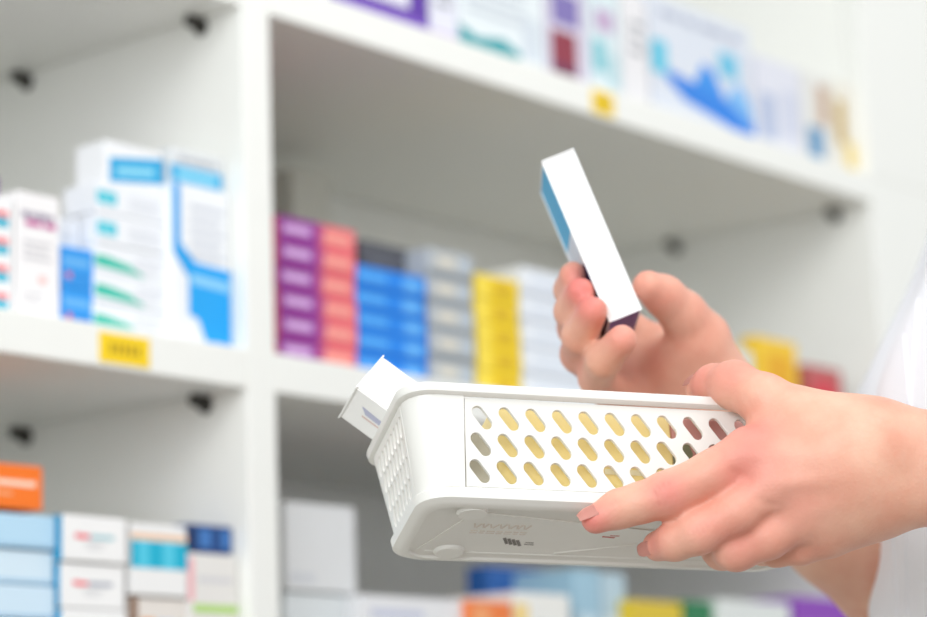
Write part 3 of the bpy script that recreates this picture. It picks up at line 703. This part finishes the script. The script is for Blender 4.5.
reds = [(mp(667, 492, .980), 6.5, .8), (mp(700, 525, .978), 7, .35), (mp(590, 520, .981), 7, .9), (mp(745, 449, .982), 12, .35), (mp(776, 480, .977), 11, .25), (mp(727, 372, 1.012), 8, .45),
        (mp(700, 385, 1.03), 8, .7), (mp(648, 543, .99), 7, .6), (mp(738, 549, .98), 9, .45), (mp(803, 511, .98), 10, .25), (mp(752, 428, .99), 7, .5), (mp(735, 480, .985), 9, .35), (mp(790, 550, .99), 9, .25),
        (mp(573, 275, 1.10), 8, .7), (mp(581, 292, 1.09), 8, .7), (mp(593, 311, 1.08), 8, .6), (mp(622, 340, 1.07), 9, .6), (mp(575, 330, 1.12), 12, .25), (mp(590, 365, 1.11), 12, .25), (mp(650, 290, 1.12), 10, .3), (mp(690, 330, 1.13), 20, .15), (mp(640, 375, 1.15), 18, .2)]
cre = []
def knuckle(u, v, D, du, dv, L, n, sp, dep=.4, w=.75):
    """wrinkles across a finger joint: du,dv the finger direction in the picture, L half width in mm"""
    px = 2.468/D; l = math.hypot(du, dv); du /= l; dv /= l
    for k in range(n):
        o = (k-(n-1)/2)*sp*px; cu, cv = u+du*o, v+dv*o; q = L*(1-.25*abs(k-(n-1)/2)/max(1, (n-1)/2))*px
        bow = (k-(n-1)/2)*.35*px
        a = mp(cu-dv*q+du*bow*.5, cv+du*q+dv*bow*.5, D); c = mp(cu-du*bow*.25, cv-dv*bow*.25, D); e = mp(cu+dv*q+du*bow*.5, cv-du*q+dv*bow*.5, D)
        cre.append((a, c, w, dep)); cre.append((c, e, w, dep))
knuckle(664, 493, .9795, -1, .42, 4.6, 4, 2.1, .32, .7)
knuckle(618, 508, .981, -1, .3, 3.2, 3, 1.5, .15, .7)
knuckle(698, 524, .976, -1, .42, 4.2, 4, 1.9, .2, .8)
knuckle(737, 547, .982, -1, .4, 4.0, 3, 1.8, .18, .8)
# tendons and knuckle hills on the back of the hand
for (u, v, D, u2, v2, D2, w, dep) in ((760, 455, .981, 838, 458, .978, 3.5, -.7), (786, 484, .976, 846, 476, .976, 3.5, -.6), (812, 511, .979, 858, 495, .978, 3.5, -.5),
                                      (772, 468, .977, 806, 470, .977, 5, .45), (796, 497, .977, 826, 492, .977, 5, .45), (762, 428, .992, 812, 436, .985, 6, .5),
                                      (733, 472, .981, 748, 480, .979, 2.2, .5), (757, 499, .977, 774, 506, .976, 2.0, .5)):
    cre.append((mp(u, v, D), mp(u2, v2, D2), w, dep))
for (u, v, u2, v2, D) in ((868, 430, 874, 500, .981), (880, 425, 884, 505, .981)):
    cre.append((mp(u, v, D), mp(u2, v2, D), 1.0, .2))
# palm creases of the rear hand
for (u, v, D, u2, v2, D2, w, dep) in ((668, 330, 1.145, 662, 380, 1.145, 1.6, .9), (640, 350, 1.155, 662, 372, 1.150, 1.5, .7), (566, 300, 1.128, 582, 300, 1.12, 1.4, .7), (568, 322, 1.12, 584, 318, 1.115, 1.4, .7), (574, 346, 1.11, 592, 340, 1.10, 1.4, .7), (592, 370, 1.09, 608, 362, 1.09, 1.4, .7)):
    cre.append((mp(u, v, D), mp(u2, v2, D2), w, dep))

pc_ = at(1010, 900, 1.2)
person = empty('person', tuple(pc_), 'person in a white short-sleeved tunic holding the basket and raising a slim carton', 'person')
body = skin_mesh('body', [(G, lo, h1), (G2f, lo2, h2), (GF, loF, 5.0), (GR, loR, 5.0)], reds, cre, person, SKIN, pc_)
body['label'] = 'bare arms and hands'
sm = body.modifiers.new('smooth_surface', 'SUBSURF'); sm.levels = 0; sm.render_levels = 1

# fingernails: small curved plates
def nail(a, b, r, upv, name_label, wdeg=52, ln=.72, lift=.25):
    """a: joint, b: finger tip centre (mm, world); the plate lies on the upv side"""
    a = np.array(a, float); b = np.array(b, float); ax_ = (b-a)/np.linalg.norm(b-a); n0 = np.array(upv, float); n0 -= ax_*(n0@ax_); n0 /= np.linalg.norm(n0); s = np.cross(ax_, n0)
    bm = bmesh.new(); NU, NV = 9, 9; grid = []
    for i in range(NU):
        t = i/(NU-1); row = []
        for j in range(NV):
            w = (j/(NV-1)*2-1); ww = w*(1-.25*max(0, (t-.55)/.45)**2-.25*max(0, (.3-t)/.3)**2)
            ang = math.radians(wdeg)*ww; al = -r*.55+t*r*1.75
            rr = (r+lift)*(1 if al < r*.25 else math.sqrt(max(.05, 1-((al-r*.25)/(r*1.45))**2)))
            p = b+ax_*al+(n0*math.cos(ang)+s*math.sin(ang))*rr
            row.append(bm.verts.new(Vector(p/1000-pc_)))
        grid.append(row)
    for i in range(NU-1):
        for j in range(NV-1): bm.faces.new((grid[i][j], grid[i+1][j], grid[i+1][j+1], grid[i][j+1])).smooth = True
    bmesh.ops.solidify(bm, geom=bm.faces[:], thickness=.00035)
    me = bpy.data.meshes.new('fingernail'); bm.to_mesh(me); bm.free()
    o = link('fingernail', me, body, [mat('#efb3a5', .35, .5, name='nail')]); o['label'] = name_label
    return o
def cdir(*c): return dir2world(np.array(c, float))
nail(mp(619, 509, .988), mp(596, 519, .986), 6.0, cdir(-.25, -.75, -.62), 'pink nail of the index finger', wdeg=34, lift=.08)
nail(mp(675, 541, .990), mp(658, 546, .998), 6.3, cdir(-.8, .1, -.6), 'pink nail of the middle finger', wdeg=28, lift=.08)
nail(mp(714, 385, 1.032), mp(702, 389, 1.042), 6.9, cdir(-.35, -.9, -.1), 'pale nail of the thumb')

# ------------------------------------------------------------------ legs and shoes below the picture
def soft_part(name, chains, h, m, label, it=2):
    Gx, lx_ = build_field(h, chains, [], 4, 10); Vx, Qx = surface_nets(Gx, lx_, h); Vx = smooth_mesh(Vx, Qx, it)
    me_ = bpy.data.meshes.new(name); me_.from_pydata((Vx/1000-pc_).tolist(), [], Qx.tolist()); me_.update()
    me_.polygons.foreach_set('use_smooth', np.ones(len(me_.polygons), dtype=bool))
    o_ = link(name, me_, person, [m]); o_['label'] = label; return o_

# ------------------------------------------------------------------ the white tunic
def ell_field(P, c, rad):
    q = (P-np.asarray(c))/np.asarray(rad); l = np.linalg.norm(q, axis=-1); return (l-1)*min(rad)
h3 = 5.0
tc_ = mp(1030, 440, 1.225)                       # body centre (mm)
fx = np.array([CR[0], CR[1], 0.0]); fx /= np.linalg.norm(fx)      # back of the person
fy = np.array([-fx[1], fx[0], 0.0])                                # across the shoulders, away from the lens
def bodyc(x, y, z): return tc_+fx*x+fy*y+np.array([0, 0, z])
lo3 = bodyc(0, 0, 0)-np.array([300, 300, 420]); shp = np.ceil(np.array([600, 600, 760])/h3).astype(int)
xs = [lo3[q]+h3*np.arange(shp[q]) for q in range(3)]
P = np.stack(np.meshgrid(*xs, indexing='ij'), -1); d0 = P-tc_
lx, ly, lz = d0@fx, d0@fy, d0[..., 2]
def ecyl(x, y, z, cx, cy, rx, ry, k=0, z0=0):
    s = 1+k*(z-z0); q = np.sqrt(((x-cx)/(rx*s))**2+((y-cy)/(ry*s))**2); return (q-1)*min(rx, ry)
def ell(x, y, z, cx, cy, cz, rx, ry, rz):
    q = np.sqrt(((x-cx)/rx)**2+((y-cy)/ry)**2+((z-cz)/rz)**2); return (q-1)*min(rx, ry, rz)
lean = lx-.40*np.maximum(0, lz+5)
torso = np.maximum(ecyl(lean, ly, lz, 21, 0, 107, 150), np.abs(lz+25)-265)
torso = smin(torso, ell(lx, ly, lz, 105, 0, 215, 70, 165, 75), 45)
torso = smin(torso, ell(lx, ly, lz, -6, -62, -6, 75, 76, 84), 30)
torso = smin(torso, ell(lx, ly, lz, -6, 62, -6, 75, 76, 84), 30)
torso = smin(torso, ell(lx, ly, lz, 30, 0, -300, 116, 165, 150), 50)
sh = (mp(1155, -40, 1.035), mp(1240, 190, .997)); T = np.full(P.shape[:3], 1000.0)
capsules_field(T, lo3, h3, [(sh[0], sh[1], 60, 56, 5)]); torso = smin(torso, T, 30)
T = np.full(P.shape[:3], 1000.0); capsules_field(T, lo3, h3, [(mp(1130, 200, 1.36), mp(1095, 480, 1.33), 58, 54, 5)]); torso = smin(torso, T, 30)
# cloth folds running down from the bust
fold = 1.6*np.sin(lx*.10+ly*.055+lz*.012)*np.clip((60-lz)/160, 0, 1)+1.2*np.sin(ly*.09-lz*.03+1.0)
torso = torso-fold
V, Q = surface_nets(torso, lo3, h3); V = smooth_mesh(V, Q, 2)
me = bpy.data.meshes.new('tunic'); W = V/1000-pc_
me.from_pydata(W.tolist(), [], Q.tolist()); me.update()
me.polygons.foreach_set('use_smooth', np.ones(len(me.polygons), dtype=bool))
CLOTH = mat('#f4f4f8', .85, .1, name='white_cotton', scale=900, bump=.25)
tunic = link('tunic', me, person, [CLOTH]); tunic['label'] = 'white cotton tunic with short sleeves'
s_ = tunic.modifiers.new('smooth_surface', 'SUBSURF'); s_.levels = 0; s_.render_levels = 1
# front seam and placket following the tunic surface
from mathutils.bvhtree import BVHTree
bvh = BVHTree.FromPolygons([tuple(v) for v in W], [tuple(q) for q in Q.tolist()])
def seam(pix, name, r=.0006):
    pts = []
    for (u, v) in pix:
        d = CF+CR*((u-PX)/F)-CU*((v-PY)/F); hit = bvh.ray_cast(Vector(CAM-pc_), Vector(d).normalized())
        if hit[0] is not None: pts.append(hit[0]+hit[1]*.0002*(1 if hit[1].dot(Vector(d)) < 0 else -1))
    if len(pts) < 2: return
    cu = bpy.data.curves.new(name, 'CURVE'); cu.dimensions = '3D'; cu.bevel_depth = r; sp = cu.splines.new('POLY'); sp.points.add(len(pts)-1)
    for p, q in zip(sp.points, pts): p.co = (*q, 1)
    o = bpy.data.objects.new('tmp', cu); C.objects.link(o); dg = bpy.context.evaluated_depsgraph_get(); m2 = bpy.data.meshes.new_from_object(o.evaluated_get(dg)); bpy.data.objects.remove(o)
    m2.name = name; m2.materials.clear(); link(name, m2, tunic, [CLOTH])
seam([(918-12*math.sin(k/14*2.2), 300+k*24) for k in range(15)], 'seam')
seam([(904+k*.3, 335+k*4) for k in range(18)], 'seam')
seam([(893+k*.4, 530+k*8) for k in range(14)], 'seam')

nb = bodyc(120, 0, 235); hc = bodyc(95, 0, 405)      # neck and head, above the picture
def hp(x, y, z): return hc+fx*x+fy*y+np.array([0, 0, z])
head_pr = [(nb, hp(15, 0, -60), 54, 48, 8), (hp(18, 0, 20), hp(-8, 0, 25), 76, 72, 10), (hp(-20, 0, -5), hp(-38, 0, -62), 58, 30, 16), (hp(-78, 0, 8), hp(-96, 0, -22), 8, 10, 10),
           (hp(-74, 0, -50), hp(-78, 0, -52), 14, 12, 8), (hp(10, 74, -5), hp(16, 76, -30), 9, 7, 4), (hp(10, -74, -5), hp(16, -76, -30), 9, 7, 4), (hp(-68, 28, 18), hp(-68, -28, 18), 12, 12, 10)]
GH, loH = build_field(4.0, head_pr, [], 4)
VH, QH = surface_nets(GH, loH, 4.0); VH = smooth_mesh(VH, QH, 2)
hm = bpy.data.meshes.new('head'); hm.from_pydata((VH/1000-pc_).tolist(), [], QH.tolist()); hm.update(); hm.polygons.foreach_set('use_smooth', np.ones(len(hm.polygons), dtype=bool))
link('head', hm, person, [SKIN])
for sg in (-1, 1):
    soft_part('eye', [(hp(-63, 30*sg, 3), hp(-63, 31*sg, 3), 10.5, 10.5, 0)], 2.0, mat('#f3f1ee', .2, .5), 'eye')
    soft_part('iris', [(hp(-70.5, 30*sg, 3), hp(-70.5, 31*sg, 3), 4, 4, 0)], 1.2, mat('#3a2a20', .2, .5), 'dark iris')
soft_part('lips', [(hp(-89, -16, -52), hp(-92, 0, -50), 4, 6, 2), (hp(-92, 0, -50), hp(-89, 16, -52), 6, 4, 2)], 1.5, mat('#c4736c', .4, .4), 'closed lips')
soft_part('hair', [(hp(28, 0, 40), hp(5, 0, 52), 82, 72, 10), (hp(50, 0, 0), hp(60, 0, -30), 66, 40, 16), (hp(105, 0, 10), hp(125, 0, -60), 26, 16, 10), (hp(20, 62, 20), hp(38, 60, -20), 24, 16, 10), (hp(20, -62, 20), hp(38, -60, -20), 24, 16, 10)], 4.0, mat('#3b2a20', .55, .4, noise=.2), 'dark hair tied back')
hip = bodyc(45, 0, -230)
for sgn in (-1, 1):
    a_ = bodyc(45, 75*sgn, -300); kn = bodyc(35, 85*sgn, -650); kn[2] = 480; an = kn+fx*15; an[2] = 75
    soft_part('trouser_leg', [(a_, kn, 88, 60, 5), (kn, an, 60, 46, 10)], 8.0, mat('#e9eaee', .8, .1), 'white trouser leg')
    he = an.copy(); he[2] = 42; to = an-fx*170; to[2] = 36
    soft_part('shoe', [(he, to, 40, 34, 5)], 5.0, mat('#f2f2f2', .5, .3), 'white shoe')

# ------------------------------------------------------------------ light
w = bpy.data.worlds.new('world'); bpy.context.scene.world = w; w.use_nodes = True
bg = w.node_tree.nodes['Background']; bg.inputs[0].default_value = (.93, .97, 1, 1); bg.inputs[1].default_value = .80
def area(name, loc, target, size, power, col=(1, 1, 1)):
    l = bpy.data.lights.new(name, 'AREA'); l.shape = 'RECTANGLE'; l.size, l.size_y = size; l.energy = power; l.color = col
    o = bpy.data.objects.new(name, l); C.objects.link(o); o.location = loc
    o.rotation_euler = (Vector(target)-Vector(loc)).to_track_quat('-Z', 'Y').to_euler(); return o
area('ceiling_panel_light', (-.3, -1.6, 2.7), (.2, 0, 1.2), (1.6, 1.0), 15, (1, .99, .96))
area('ceiling_panel_light', (1.6, -1.3, 2.7), (.5, 0, 1.2), (1.2, 1.0), 4, (1, .99, .96))
area('side_fill_light', (-3.0, -1.3, 1.9), (0, 0, 1.2), (1.8, 1.6), 50, (.93, .97, 1))  # unseen fill lamp added on the left to brighten the left-facing panels
# bright window behind the open-backed top bay
wx0, wz = atY(738, 30, 1.2)[0], atY(800, 66, 1.2)[2]; wx1 = atY(857, 30, 1.2)[0]
wx0, wx1, wz = atY(745, 30, 1.2)[0], atY(858, 30, 1.2)[0]+.0, atY(800, 66, 1.2)[2]
gl_ = bevelbox('window_1', (wx0-1.2, 1.18, wz), (wx1, 1.199, wz+.9), emit('#e4f6d3', 1.05, 'window_daylight'), None, 0); gl_['kind'] = 'structure'
fr = bevelbox('window_frame', (wx0-1.25, 1.17, wz-.04), (wx1+.04, 1.1795, wz), WALL, gl_, .002)

vs = bpy.context.scene.view_settings
bpy.context.scene.display_settings.display_device = 'sRGB'
vs.view_transform = 'Standard'; vs.look = 'None'; vs.gamma = 1; vs.use_curve_mapping = False; vs.exposure = 0.14
